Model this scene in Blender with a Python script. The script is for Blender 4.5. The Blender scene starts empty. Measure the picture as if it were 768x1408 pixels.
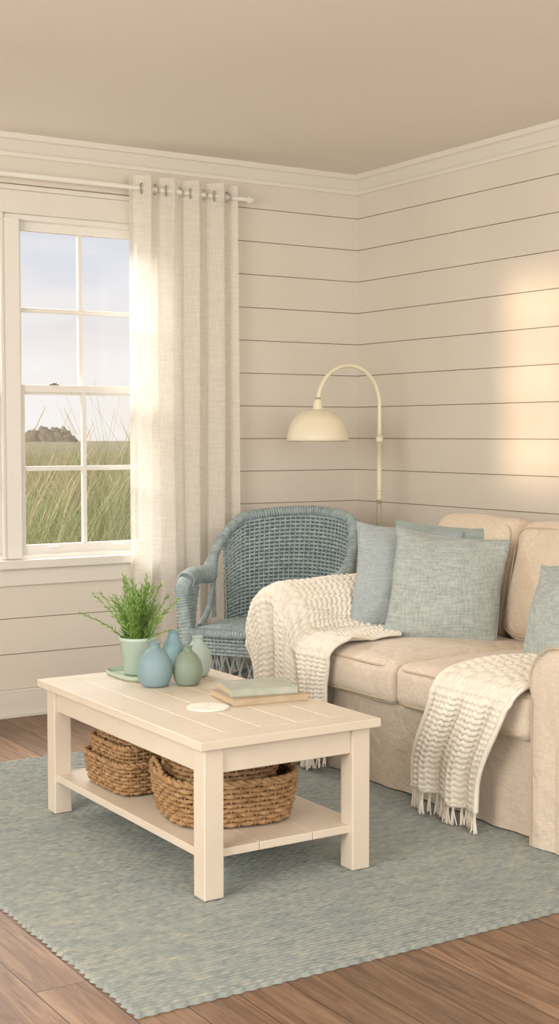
import bpy, bmesh, math, random
import numpy as np
from mathutils import Vector, Matrix, noise
random.seed(7); rng=np.random.default_rng(7)
pi=math.pi
RX,RY,RZ=4.338,6.049,2.70      # right wall x, back wall y, ceiling z
LX,FY=-1.5,-1.6

# ------------------------------------------------------------------ materials
def lin(c):
    c=c/255.0
    return c/12.92 if c<=0.04045 else ((c+0.055)/1.055)**2.4
def S(r,g,b): return (lin(r),lin(g),lin(b),1.0)
class M:
    def __init__(s,name):
        s.m=bpy.data.materials.new(name); s.m.use_nodes=True
        s.nt=s.m.node_tree; s.b=s.nt.nodes["Principled BSDF"]; s.out=s.nt.nodes["Material Output"]
    def n(s,t,**k):
        nd=s.nt.nodes.new(t)
        for a,v in k.items():
            if a.startswith('i_'):
                nd.inputs[a[2:].replace('_',' ')].default_value=v
            else: setattr(nd,a,v)
        return nd
    def l(s,a,b): s.nt.links.new(a,b)
def ramp(m,fac,stops):
    r=m.n('ShaderNodeValToRGB'); e=r.color_ramp.elements
    while len(e)<len(stops): e.new(0.5)
    for i,(p,c) in enumerate(stops): e[i].position=p; e[i].color=c
    m.l(fac,r.inputs[0]); return r.outputs[0]
def coords(m,scale=(1,1,1),rot=(0,0,0),kind='Object'):
    t=m.n('ShaderNodeTexCoord'); mp=m.n('ShaderNodeMapping')
    mp.inputs['Scale'].default_value=scale; mp.inputs['Rotation'].default_value=rot
    m.l(t.outputs[kind],mp.inputs[0]); return mp.outputs[0]
def simple(name,c1,c2=None,rough=.6,nscale=8,bump=0,bscale=60,sheen=0,spec=.3,metal=0):
    m=M(name); m.b.inputs['Roughness'].default_value=rough; m.b.inputs['Base Color'].default_value=c1
    m.b.inputs['Specular IOR Level'].default_value=spec; m.b.inputs['Metallic'].default_value=metal
    if sheen: m.b.inputs['Sheen Weight'].default_value=sheen
    co=coords(m)
    if c2:
        n=m.n('ShaderNodeTexNoise',i_Scale=nscale,i_Detail=5.0); m.l(co,n.inputs['Vector'])
        m.l(ramp(m,n.outputs['Fac'],[(.3,c1),(.7,c2)]),m.b.inputs['Base Color'])
    if bump:
        n=m.n('ShaderNodeTexNoise',i_Scale=bscale,i_Detail=4.0); m.l(co,n.inputs['Vector'])
        b=m.n('ShaderNodeBump',i_Strength=bump,i_Distance=.01); m.l(n.outputs['Fac'],b.inputs['Height']); m.l(b.outputs[0],m.b.inputs['Normal'])
    return m.m
def fabric(name,c1,c2,weave=260,bump=.35,rough=.9,slub=True,wr=0.25):
    m=M(name); m.b.inputs['Roughness'].default_value=rough; m.b.inputs['Sheen Weight'].default_value=.15
    m.b.inputs['Specular IOR Level'].default_value=.15
    co=coords(m)
    n1=m.n('ShaderNodeTexNoise',i_Scale=1.0,i_Detail=3.0); 
    mp=m.n('ShaderNodeMapping'); mp.inputs['Scale'].default_value=(weave*.12,weave*.12,weave); m.l(co,mp.inputs[0]); m.l(mp.outputs[0],n1.inputs['Vector'])
    n2=m.n('ShaderNodeTexNoise',i_Scale=1.0,i_Detail=3.0)
    mp2=m.n('ShaderNodeMapping'); mp2.inputs['Scale'].default_value=(weave,weave,weave*.12); m.l(co,mp2.inputs[0]); m.l(mp2.outputs[0],n2.inputs['Vector'])
    mx=m.n('ShaderNodeMath',operation='ADD'); m.l(n1.outputs['Fac'],mx.inputs[0]); m.l(n2.outputs['Fac'],mx.inputs[1])
    hf=m.n('ShaderNodeMath',operation='MULTIPLY'); hf.inputs[1].default_value=.5; m.l(mx.outputs[0],hf.inputs[0])
    m.l(ramp(m,hf.outputs[0],[(.35,c1),(.65,c2)]),m.b.inputs['Base Color'])
    big=m.n('ShaderNodeTexNoise',i_Scale=7.0,i_Detail=3.0,i_Distortion=1.2); m.l(co,big.inputs['Vector'])
    b0=m.n('ShaderNodeBump',i_Strength=wr,i_Distance=.05); m.l(big.outputs['Fac'],b0.inputs['Height'])
    b=m.n('ShaderNodeBump',i_Strength=bump,i_Distance=.004); m.l(hf.outputs[0],b.inputs['Height']); m.l(b0.outputs[0],b.inputs['Normal']); m.l(b.outputs[0],m.b.inputs['Normal'])
    return m.m

mat_wall=simple("painted_shiplap",S(227,220,209),S(222,214,202),rough=.55,nscale=2,bump=.03,bscale=40)
mat_gap=simple("shiplap_backing",S(150,134,116),rough=.9)
mat_ceil=simple("ceiling_paint",S(236,229,219),S(232,225,214),rough=.9,nscale=1.2)
mat_trim=simple("trim_paint",S(230,225,216),rough=.4)
mat_win=simple("window_paint",S(236,233,227),rough=.35)
mat_table=simple("painted_wood_cream",S(226,214,197),S(219,206,187),rough=.42,nscale=5,bump=.05,bscale=30,spec=.4)
mat_sofa=fabric("linen_slipcover",S(206,190,171),S(224,211,195),weave=300,bump=.35,wr=.35)
mat_sofac=fabric("linen_cushion",S(210,194,175),S(228,215,199),weave=300,bump=.35,wr=.3)
mat_back=fabric("linen_back_cushion",S(212,194,172),S(230,215,195),weave=300,bump=.35,wr=.3)
mat_pip=simple("piping",S(198,180,158),rough=.9)
mat_pil1=fabric("pillow_fabric_blue",S(152,163,161),S(190,197,192),weave=150,bump=.9,wr=.25)
mat_pil2=fabric("pillow_fabric_bluegrey",S(152,164,168),S(184,192,194),weave=260,bump=.5,wr=.25)
mat_pil3=fabric("pillow_fabric_sage",S(142,156,151),S(168,179,173),weave=220,bump=.5,wr=.2)
mat_knit=simple("cream_wool",S(238,229,214),S(248,242,230),rough=.95,nscale=40,bump=.3,bscale=350,sheen=.2,spec=.1)
mat_lamp=simple("lamp_enamel",S(236,227,203),rough=.35,spec=.5)
mat_wick=simple("wicker_paint_blue",S(150,167,170),S(182,196,196),rough=.6,nscale=30,bump=.2,bscale=200)
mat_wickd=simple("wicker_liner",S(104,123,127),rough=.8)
mat_bask=simple("seagrass",S(142,108,74),S(194,158,116),rough=.8,nscale=45,bump=.4,bscale=250)
mat_baskd=simple("seagrass_inner",S(106,80,54),S(132,102,70),rough=.9)
mat_pot=simple("pot_glaze",S(190,208,197),S(182,201,189),rough=.35,nscale=6)
mat_tray=simple("tray_glaze",S(178,194,178),rough=.35)
mat_soil=simple("soil",S(60,45,34),rough=1,bump=1,bscale=80)
mat_leaf=simple("herb_leaf",S(104,148,66),S(156,190,108),rough=.5,nscale=25)
mat_stem=simple("herb_stem",S(120,140,66),rough=.7)
mat_cover1=simple("book_cover_sage",S(166,172,160),S(186,188,174),rough=.7,nscale=20)
mat_cover2=simple("book_cover_tan",S(176,158,132),S(190,172,146),rough=.7,nscale=20)
mat_page=simple("book_pages",S(206,188,158),rough=.9,bump=.3,bscale=300)
mat_metal=simple("white_metal",S(232,228,220),rough=.35)
mat_nick=simple("grommet_metal",S(176,168,158),rough=.4,metal=.5)
mat_tree=simple("tree_foliage",S(150,142,128),S(172,162,146),rough=1,nscale=1.2)

def glassy(name,col,rough,alpha=.25):
    m=M(name); b=m.b
    b.inputs['Base Color'].default_value=col; b.inputs['Roughness'].default_value=rough
    b.inputs['Transmission Weight'].default_value=alpha; b.inputs['IOR'].default_value=1.3
    n=m.n('ShaderNodeTexNoise',i_Scale=60.0); m.l(coords(m),n.inputs['Vector'])
    bp=m.n('ShaderNodeBump',i_Strength=.08,i_Distance=.01); m.l(n.outputs['Fac'],bp.inputs['Height']); m.l(bp.outputs[0],b.inputs['Normal'])
    return m.m
mat_v1=glassy("seaglass_blue",S(146,172,180),.42,.2)
mat_v2=glassy("seaglass_aqua",S(158,192,200),.35,.35)
mat_v3=glassy("seaglass_green",S(144,160,142),.42,.2)
mat_v4=glassy("seaglass_clear",S(212,226,218),.3,.5)

def mk_glass():
    m=M("window_glass"); nt=m.nt; nt.nodes.remove(m.b)
    t=m.n('ShaderNodeBsdfTransparent'); g=m.n('ShaderNodeBsdfGlossy',i_Roughness=.02); mx=m.n('ShaderNodeMixShader'); mx.inputs[0].default_value=.04
    m.l(t.outputs[0],mx.inputs[1]); m.l(g.outputs[0],mx.inputs[2]); m.l(mx.outputs[0],m.out.inputs[0]); return m.m
mat_glass=mk_glass()
def mk_curtain():
    m=M("sheer_linen"); nt=m.nt; nt.nodes.remove(m.b)
    uv=m.n('ShaderNodeTexCoord')
    d=m.n('ShaderNodeBsdfDiffuse'); d.inputs[0].default_value=(.94,.91,.85,1)
    tl=m.n('ShaderNodeBsdfTranslucent'); tl.inputs[0].default_value=(.97,.92,.83,1)
    tr=m.n('ShaderNodeBsdfTransparent')
    m1=m.n('ShaderNodeMixShader'); m1.inputs[0].default_value=.36; m.l(d.outputs[0],m1.inputs[1]); m.l(tl.outputs[0],m1.inputs[2])
    def nz(sc):
        mp=m.n('ShaderNodeMapping'); mp.inputs['Scale'].default_value=sc; m.l(uv.outputs['Object'],mp.inputs[0])
        n=m.n('ShaderNodeTexNoise',i_Scale=1.0,i_Detail=2.0); m.l(mp.outputs[0],n.inputs['Vector']); return n.outputs['Fac']
    a=m.n('ShaderNodeMath',operation='ADD'); m.l(nz((300,20,12)),a.inputs[0]); m.l(nz((18,5,300)),a.inputs[1])
    fac=m.n('ShaderNodeMapRange'); m.l(a.outputs[0],fac.inputs[0]); fac.inputs[1].default_value=.75; fac.inputs[2].default_value=1.25; fac.inputs[3].default_value=.26; fac.inputs[4].default_value=.10
    m2=m.n('ShaderNodeMixShader'); m.l(fac.outputs[0],m2.inputs[0]); m.l(m1.outputs[0],m2.inputs[1]); m.l(tr.outputs[0],m2.inputs[2])
    b=m.n('ShaderNodeBump',i_Strength=.15,i_Distance=.002); m.l(a.outputs[0],b.inputs['Height']); m.l(b.outputs[0],d.inputs['Normal'])
    m.l(m2.outputs[0],m.out.inputs[0]); return m.m
mat_curt=mk_curtain()
def mk_floor():
    m=M("wood_planks"); co=coords(m,rot=(0,0,pi/2))
    br=m.n('ShaderNodeTexBrick',i_Scale=1.0,i_Mortar_Size=.0015,i_Brick_Width=1.5,i_Row_Height=.135,i_Bias=0.0,i_Mortar_Smooth=.2)
    br.offset=.37; br.offset_frequency=2
    br.inputs['Color1'].default_value=(0,0,0,1); br.inputs['Color2'].default_value=(1,1,1,1); br.inputs['Mortar'].default_value=(.5,.5,.5,1)
    m.l(co,br.inputs['Vector'])
    g=m.n('ShaderNodeTexNoise',i_Scale=1.0,i_Detail=8.0,i_Roughness=.65,i_Distortion=1.5)
    mp=m.n('ShaderNodeMapping'); mp.inputs['Scale'].default_value=(2.2,26,1); m.l(co,mp.inputs[0])
    sh=m.n('ShaderNodeVectorMath',operation='ADD'); m.l(mp.outputs[0],sh.inputs[0])
    sc=m.n('ShaderNodeVectorMath',operation='SCALE'); sc.inputs['Scale'].default_value=13.0; m.l(br.outputs['Color'],sc.inputs[0]); m.l(sc.outputs[0],sh.inputs[1]); m.l(sh.outputs[0],g.inputs['Vector'])
    c=ramp(m,g.outputs['Fac'],[(.25,S(88,66,50)),(.5,S(134,106,84)),(.75,S(168,139,112))])
    hsv=m.n('ShaderNodeMix',data_type='RGBA',blend_type='MULTIPLY'); hsv.inputs['Factor'].default_value=1.0
    tone=ramp(m,br.outputs['Color'],[(0,(.66,.65,.64,1)),(1,(1.10,1.08,1.06,1))])
    m.l(c,hsv.inputs['A']); m.l(tone,hsv.inputs['B'])
    mo=m.n('ShaderNodeMix',data_type='RGBA',blend_type='MIX'); m.l(br.outputs['Fac'],mo.inputs['Factor']); m.l(hsv.outputs['Result'],mo.inputs['A']); mo.inputs['B'].default_value=S(60,44,34)
    m.l(mo.outputs['Result'],m.b.inputs['Base Color']); m.b.inputs['Roughness'].default_value=.42; m.b.inputs['Specular IOR Level'].default_value=.4
    b=m.n('ShaderNodeBump',i_Strength=.25,i_Distance=.003); m.l(g.outputs['Fac'],b.inputs['Height'])
    b2=m.n('ShaderNodeBump',i_Strength=.6,i_Distance=.003,invert=True); m.l(br.outputs['Fac'],b2.inputs['Height']); m.l(b.outputs[0],b2.inputs['Normal']); m.l(b2.outputs[0],m.b.inputs['Normal'])
    return m.m
mat_floor=mk_floor()
RP=.017; RY0=2.735
def mk_rug():
    m=M("braided_wool"); co=coords(m)
    sp=m.n('ShaderNodeSeparateXYZ'); m.l(co,sp.inputs[0])
    s1=m.n('ShaderNodeMath',operation='SUBTRACT'); m.l(sp.outputs[1],s1.inputs[0]); s1.inputs[1].default_value=RY0
    s2=m.n('ShaderNodeMath',operation='DIVIDE'); m.l(s1.outputs[0],s2.inputs[0]); s2.inputs[1].default_value=RP
    s3=m.n('ShaderNodeMath',operation='FLOOR'); m.l(s2.outputs[0],s3.inputs[0])
    s4=m.n('ShaderNodeMath',operation='MULTIPLY'); m.l(s3.outputs[0],s4.inputs[0]); s4.inputs[1].default_value=7.31
    x1=m.n('ShaderNodeMath',operation='MULTIPLY'); m.l(sp.outputs[0],x1.inputs[0]); x1.inputs[1].default_value=20
    y1=m.n('ShaderNodeMath',operation='MULTIPLY'); m.l(sp.outputs[1],y1.inputs[0]); y1.inputs[1].default_value=20
    cb=m.n('ShaderNodeCombineXYZ'); m.l(x1.outputs[0],cb.inputs[0]); m.l(s4.outputs[0],cb.inputs[1]); m.l(y1.outputs[0],cb.inputs[2])
    n=m.n('ShaderNodeTexNoise',i_Scale=1.0,i_Detail=5.0,i_Roughness=.65); m.l(cb.outputs[0],n.inputs['Vector'])
    c=ramp(m,n.outputs['Fac'],[(.24,S(122,130,130)),(.46,S(146,152,149)),(.60,S(160,163,155)),(.78,S(184,172,150))])
    n2=m.n('ShaderNodeTexNoise',i_Scale=1.2,i_Detail=3.0); m.l(co,n2.inputs['Vector'])
    t=ramp(m,n2.outputs['Fac'],[(.3,(.93,.95,.96,1)),(.7,(1.04,1.02,1.0,1))])
    mx=m.n('ShaderNodeMix',data_type='RGBA',blend_type='MULTIPLY'); mx.inputs['Factor'].default_value=1; m.l(c,mx.inputs['A']); m.l(t,mx.inputs['B'])
    m.l(mx.outputs['Result'],m.b.inputs['Base Color']); m.b.inputs['Roughness'].default_value=1; m.b.inputs['Specular IOR Level'].default_value=.1
    n3=m.n('ShaderNodeTexNoise',i_Scale=300.0,i_Detail=3.0); m.l(co,n3.inputs['Vector'])
    b=m.n('ShaderNodeBump',i_Strength=.5,i_Distance=.003); m.l(n3.outputs['Fac'],b.inputs['Height']); m.l(b.outputs[0],m.b.inputs['Normal'])
    return m.m
mat_rug=mk_rug()
def mk_ground():
    m=M("dune_ground"); co=coords(m)
    n=m.n('ShaderNodeTexNoise',i_Scale=.35,i_Detail=8.0,i_Roughness=.7); m.l(co,n.inputs['Vector'])
    m.l(ramp(m,n.outputs['Fac'],[(.3,S(170,164,122)),(.5,S(202,188,150)),(.7,S(218,204,170))]),m.b.inputs['Base Color']); m.b.inputs['Roughness'].default_value=1; return m.m
mat_ground=mk_ground()
def mk_grass():
    m=M("dune_grass_blade")
    a=m.n('ShaderNodeAttribute',attribute_name='tint')
    c=ramp(m,a.outputs['Fac'],[(0,S(112,130,84)),(.35,S(148,156,108)),(.7,S(188,178,142)),(1,S(208,194,166))])
    m.l(c,m.b.inputs['Base Color']); m.b.inputs['Roughness'].default_value=.8; return m.m
mat_grass=mk_grass()

# ------------------------------------------------------------------ mesh helpers
class B:
    def __init__(s): s.v=[]; s.f=[]; s.mi=[]; s.n=0
    def grid(s,P,cu=False,cv=False,mi=0):
        P=np.asarray(P,float); a,b=P.shape[:2]
        s.v.append(P.reshape(-1,3)); 
        I=np.arange(a*b).reshape(a,b)+s.n
        if cu: I=np.vstack([I,I[:1]])
        if cv: I=np.hstack([I,I[:,:1]])
        q=np.stack([I[:-1,:-1],I[1:,:-1],I[1:,1:],I[:-1,1:]],-1).reshape(-1,4)
        s.f.extend(q.tolist()); s.mi.extend([mi]*len(q)); s.n+=a*b
        return I
    def ngon(s,P,mi=0):
        P=np.asarray(P,float); s.v.append(P); s.f.append(list(range(s.n,s.n+len(P)))); s.mi.append(mi); s.n+=len(P)
    def box(s,lo,hi,mi=0):
        x0,y0,z0=lo;x1,y1,z1=hi
        s.v.append(np.array([(x0,y0,z0),(x1,y0,z0),(x1,y1,z0),(x0,y1,z0),(x0,y0,z1),(x1,y0,z1),(x1,y1,z1),(x0,y1,z1)],float))
        for q in [(0,3,2,1),(4,5,6,7),(0,1,5,4),(1,2,6,5),(2,3,7,6),(3,0,4,7)]:
            s.f.append([k+s.n for k in q]); s.mi.append(mi)
        s.n+=8
    def tube(s,P,r,k=6,closed=False,mi=0,caps=True):
        P=np.asarray(P,float); n=len(P)
        if closed: T=np.roll(P,-1,0)-np.roll(P,1,0)
        else:
            T=np.empty_like(P); T[1:-1]=P[2:]-P[:-2]; T[0]=P[1]-P[0]; T[-1]=P[-1]-P[-2]
        T/= (np.linalg.norm(T,axis=1,keepdims=True)+1e-12)
        up=np.array([0,0,1.]) if abs(T[0][2])<.9 else np.array([1.,0,0])
        N=np.empty_like(P); nn=np.cross(T[0],up); nn/=np.linalg.norm(nn)
        for i in range(n):
            nn=nn-T[i]*np.dot(nn,T[i]); nn/= (np.linalg.norm(nn)+1e-12); N[i]=nn
        Bn=np.cross(T,N); r=np.broadcast_to(np.asarray(r,float),(n,))
        a=np.arange(k)*2*pi/k
        G=P[:,None,:]+r[:,None,None]*(np.cos(a)[None,:,None]*N[:,None,:]+np.sin(a)[None,:,None]*Bn[:,None,:])
        I=s.grid(G,cu=closed,cv=True,mi=mi)
        if caps and not closed:
            s.f.append(I[0,:k][::-1].tolist()); s.f.append(I[-1,:k].tolist()); s.mi+= [mi,mi]
    def lathe(s,prof,c=(0,0,0),k=32,mi=0):
        pr=np.asarray(prof,float); a=np.arange(k)*2*pi/k
        G=np.stack([pr[:,0][:,None]*np.cos(a)+c[0],pr[:,0][:,None]*np.sin(a)+c[1],np.broadcast_to(pr[:,1][:,None]+c[2],(len(pr),k))],-1)
        s.grid(G[::-1],cv=True,mi=mi)
    def xform(s,Mx):
        A=np.array(Mx)
        s.v=[v@A[:3,:3].T+A[:3,3] for v in s.v]
    def make(s,name,mats,parent=None,smooth=True,merge=0,bevel=0,recalc=False):
        me=bpy.data.meshes.new(name); me.from_pydata(np.vstack(s.v).tolist(),[],s.f)
        for m in (mats if isinstance(mats,list) else [mats]): me.materials.append(m)
        me.polygons.foreach_set('material_index',s.mi)
        me.polygons.foreach_set('use_smooth',[smooth]*len(s.f))
        me.update()
        if merge or recalc:
            bm=bmesh.new(); bm.from_mesh(me)
            if merge: bmesh.ops.remove_doubles(bm,verts=bm.verts,dist=merge)
            bmesh.ops.recalc_face_normals(bm,faces=bm.faces); bm.to_mesh(me); bm.free()
        o=bpy.data.objects.new(name,me); bpy.context.collection.objects.link(o)
        if parent: o.parent=parent
        if bevel:
            md=o.modifiers.new("bevel",'BEVEL'); md.width=bevel; md.segments=2; md.limit_method='ANGLE'
            md.harden_normals=False
        return o
def empty(name,loc=(0,0,0)):
    o=bpy.data.objects.new(name,None); bpy.context.collection.objects.link(o); o.location=(0,0,0); o.empty_display_size=.1; return o
def boxes(name,bl,mats,parent=None,bevel=.003,smooth=False):
    b=B()
    for x in bl: b.box(x[0],x[1],x[2] if len(x)>2 else 0)
    return b.make(name,mats,parent,smooth=smooth,bevel=bevel)
def spline(pts,n,closed=False):
    P=np.asarray(pts,float); m=len(P); out=[]
    segs=m if closed else m-1
    for t in np.linspace(0,segs,n,endpoint=not closed):
        i=min(int(t),segs-1); u=t-i
        g=lambda k: P[(k)%m] if closed else P[min(max(k,0),m-1)]
        p0,p1,p2,p3=g(i-1),g(i),g(i+1),g(i+2)
        out.append(.5*((2*p1)+(-p0+p2)*u+(2*p0-5*p1+4*p2-p3)*u*u+(-p0+3*p1-3*p2+p3)*u**3))
    return np.array(out)
def nz(p,f=1.0,seed=0): return noise.noise(Vector((p[0]*f+seed,p[1]*f+seed*1.7,p[2]*f-seed)))
def npnormals(P):
    du=np.gradient(P,axis=0); dv=np.gradient(P,axis=1); N=np.cross(du,dv); return N/(np.linalg.norm(N,axis=2,keepdims=True)+1e-12)

# ------------------------------------------------------------------ room shell
P0=.168; Z0=.129   # board pitch, first board start
def shiplap(b,axis,plane,a0,a1,z_top,holes,thick=.016,sgn=-1):
    """boards on wall; axis 'x' => wall at y=plane spanning x"""
    def put(u0,u1,z0,z1,mi,t0,t1):
        if u1-u0<.004 or z1-z0<.002: return
        lo,hi=sorted((plane+sgn*t0,plane+sgn*t1))
        if axis=='x': b.box((u0,lo,z0),(u1,hi,z1),mi)
        else: b.box((lo,u0,z0),(hi,u1,z1),mi)
    def cut(u0,u1,z0,z1,mi,t0,t1):
        rects=[(u0,u1,z0,z1)]
        for (h0,h1,k0,k1) in holes:
            nr=[]
            for (p,q,r,s) in rects:
                if q<=h0 or p>=h1 or s<=k0 or r>=k1: nr.append((p,q,r,s)); continue
                if p<h0: nr.append((p,h0,r,s))
                if q>h1: nr.append((h1,q,r,s))
                m0,m1=max(p,h0),min(q,h1)
                if r<k0: nr.append((m0,m1,r,k0))
                if s>k1: nr.append((m0,m1,k1,s))
            rects=nr
        for (p,q,r,s) in rects: put(p,q,r,s,mi,t0,t1)
    cut(a0,a1,0,z_top,1,-.14,-.003)
    z=Z0-P0
    while z<z_top:
        cut(a0,a1,max(z+.0020,0),min(z+P0-.0020,z_top),0,-.003,thick-.012)
        z+=P0
WX0,WX1,WZ0,WZ1=1.60,3.11,.745,2.345
b=B(); shiplap(b,'x',RY,LX-.14,RX+.14,RZ,[(WX0,WX1,WZ0,WZ1)],sgn=-1); b.make("wall_back",[mat_wall,mat_gap],smooth=False)
b=B(); shiplap(b,'y',RX,FY,RY,RZ,[],sgn=-1); b.make("wall_right",[mat_wall,mat_gap],smooth=False)
HY0,HY1,HZ0,HZ1=1.75,2.68,1.46,2.46
b=B(); shiplap(b,'y',LX,FY,RY,RZ,[(HY0,HY1,HZ0,HZ1)],sgn=1); b.make("wall_left",[mat_wall,mat_gap],smooth=False)
b=B(); b.box((LX-.2,FY,-.1),(RX+.2,RY+.14,0)); b.make("floor",mat_floor,smooth=False)
b=B(); b.box((LX-.2,FY,RZ),(RX+.2,RY+.14,RZ+.1)); b.make("ceiling",mat_ceil,smooth=False)
# crown moulding (profile swept)
def crown(name,axis,plane,a0,a1,sg):
    pr=[(0,2.605),(.010,2.605),(.012,2.622),(.022,2.630),(.036,2.650),(.05,2.670),(.062,2.676),(.064,2.70),(0,2.70)]
    b=B()
    G=[]
    for a in (a0,a1):
        G.append([(a,plane+sg*d,z) if axis=='x' else (plane+sg*d,a,z) for d,z in pr])
    b.grid(np.array(G)); return b.make(name,mat_trim,smooth=False)
crown("trim_1",'x',RY-.004,LX,RX,-1); crown("trim_2",'y',RX-.004,FY,RY,-1); crown("trim_3",'y',LX+.004,FY,RY,1)
boxes("baseboard_back",[((LX,RY-.022,0),(RX,RY-.004,.115)),((LX,RY-.017,.115),(RX,RY-.004,.13)),((LX,RY-.034,0),(RX,RY-.022,.018))],mat_trim)
boxes("baseboard_right",[((RX-.022,FY,0),(RX-.004,RY-.034,.13))],mat_trim)
boxes("baseboard_left",[((LX+.004,FY,0),(LX+.022,RY-.034,.13))],mat_trim)

# window (two double-hung units in one opening)
def window():
    e=empty("window_1")
    yi=RY-.004; f=[]
    f+=[((WX0,yi,WZ0),(WX0+.03,RY+.13,WZ1)),((WX1-.03,yi,WZ0),(WX1,RY+.13,WZ1)),((WX0,yi,WZ1-.025),(WX1,RY+.13,WZ1)),((WX0,yi-.002,WZ0-.025),(WX1,RY+.13,WZ0+.016))]
    f+=[((2.325,yi-.012,WZ0),(2.405,RY+.12,WZ1-.02))]
    boxes("frame",f,mat_win,e)
    c=[((WX0-.09,yi-.02,WZ0),(WX0+.005,yi,WZ1+.0)),((WX1-.005,yi-.02,WZ0),(WX1+.09,yi,WZ1)),
       ((WX0-.10,yi-.022,WZ1),(WX1+.10,yi,WZ1+.105)),((WX0-.12,yi-.034,WZ1+.105),(WX1+.12,yi,WZ1+.125)),
       ((2.31,yi-.02,WZ0),(2.325,yi,WZ1)),]
    boxes("casing",c,mat_trim,e)
    boxes("stool",[((WX0-.13,yi-.055,WZ0-.045),(WX1+.13,yi+.04,WZ0-.002))],mat_trim,e,bevel=.006)
    boxes("apron",[((WX0-.09,yi-.02,WZ0-.125),(WX1+.09,yi,WZ0-.045))],mat_trim,e)
    for i,(x0,x1) in enumerate(((WX0+.03,2.325),(2.405,WX1-.03))):
        for nm,z0,z1,y,rb,rt in (("upper_sash",1.515,WZ1-.02,RY+.07,.03,.045),("lower_sash",WZ0+.01,1.56,RY+.035,.05,.035)):
            s=.034; w=.022; xm=(x0+x1)/2
            L=[((x0,y-.015,z0),(x0+s,y+.015,z1)),((x1-s,y-.015,z0),(x1,y+.015,z1)),((x0+s,y-.015,z0),(x1-s,y+.015,z0+rb)),((x0+s,y-.015,z1-rt),(x1-s,y+.015,z1))]
            zm=(z0+rb+z1-rt)/2
            L+=[((xm-w/2,y-.012,z0+rb),(xm+w/2,y+.012,z1-rt)),((x0+s,y-.0115,zm-w/2),(x1-s,y+.0115,zm+w/2))]
            boxes("%s_%d"%(nm,i+1),L,mat_win,e,bevel=.003)
            g=B(); g.grid(np.array([[(x0+s,y,z0+rb),(x1-s,y,z0+rb)],[(x0+s,y,z1-rt),(x1-s,y,z1-rt)]])); g.make("glass_%s_%d"%(nm,i+1),mat_glass,e,smooth=False)
        xm=(x0+x1)/2
        boxes("sash_lock_%d"%(i+1),[((xm-.18,RY+.02,1.56),(xm-.13,RY+.05,1.566)),((xm-.165,RY+.01,1.566),(xm-.145,RY+.045,1.572))],mat_nick,e)
        boxes("lift_%d"%(i+1),[((x0+.14,RY+.008,.785),(x0+.2,RY+.02,.795)),((x1-.2,RY+.008,.785),(x1-.14,RY+.02,.795))],mat_win,e)
window()
def window2():
    e=empty("window_2")
    boxes("casing",[((LX+.004,HY0-.09,HZ0-.09),(LX+.02,HY0,HZ1+.09)),((LX+.004,HY1,HZ0-.09),(LX+.02,HY1+.09,HZ1+.09)),((LX+.004,HY0,HZ1),(LX+.02,HY1,HZ1+.09)),((LX+.004,HY0,HZ0-.09),(LX+.02,HY1,HZ0))],mat_trim,e)
    ym=(HY0+HY1)/2; L=[((LX-.08,ym-.02,HZ0),(LX-.05,ym+.02,HZ1))]
    for k in (1,2): z=HZ0+(HZ1-HZ0)*k/3; L.append(((LX-.08,HY0,z-.02),(LX-.05,HY1,z+.02)))
    L+=[((LX-.09,HY0,HZ0),(LX-.04,HY0+.03,HZ1)),((LX-.09,HY1-.03,HZ0),(LX-.04,HY1,HZ1)),((LX-.09,HY0,HZ1-.03),(LX-.04,HY1,HZ1)),((LX-.09,HY0,HZ0),(LX-.04,HY1,HZ0+.03))]
    boxes("sash",L,mat_win,e)
window2()

# curtain + rod
def curtain():
    e=empty("sheer_curtain")
    x0,x1=2.925,3.525; nx=260; nzv=90; yc=5.945; NF=4.5
    u=np.linspace(0,1,nx); v=np.linspace(0,1,nzv); U,V=np.meshgrid(u,v,indexing='ij')
    z=.015+V*(2.565-.015)
    ph=U*2*pi*NF
    amp=.030*(.9+.3*np.sin(U*9+1))*(1-.30*(1-V))
    warp=.012*np.sin(V*4+U*11)*(1-V)
    y=yc+amp*np.sin(ph+.9*(1-V)*np.sin(U*7))+warp+.004*np.sin(U*47+V*3)
    x=x0+(x1-x0)*(U+.016*np.sin(2*ph)+.014*np.sin(V*4+U*5)*(1-V))+.012*(1-V)*(U-.3)
    b=B(); b.grid(np.stack([x,y,z],-1)); b.make("panel",mat_curt,e)
    fin=B(); fin.lathe([(0,0),(.017,0),(.019,.008),(.019,.03),(.012,.038),(0,.038)],k=20)
    fin.xform(Matrix.Translation((3.58,yc,2.503))@Matrix.Rotation(pi/2,4,'Y'))
    r2=B(); r2.tube([(LX+.6,yc,2.503),(3.585,yc,2.503)],.011,12)
    r2.make("rod",mat_metal,e); fin.make("finial",mat_metal,e,recalc=True)
    bk=B(); bk.tube([(3.555,yc,2.503),(3.555,RY-.005,2.503)],.008,8); bk.tube([(3.555,RY-.02,2.503),(3.555,RY-.006,2.503)],.026,16)
    bk.tube([(1.4,yc,2.503),(1.4,RY-.005,2.503)],.008,8); bk.make("bracket",mat_metal,e)
    g=B()
    for k in range(1,9):
        xx=x0+(x1-x0)*k/(2*NF)
        a=np.arange(20)*2*pi/20; sgn=1 if k%2 else -1
        P=np.stack([xx+.014*sgn*np.cos(a),yc+.017*np.cos(a),2.503+.023*np.sin(a)],-1); g.tube(P,.004,6,closed=True)
    g.make("grommets",mat_nick,e)
curtain()

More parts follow.
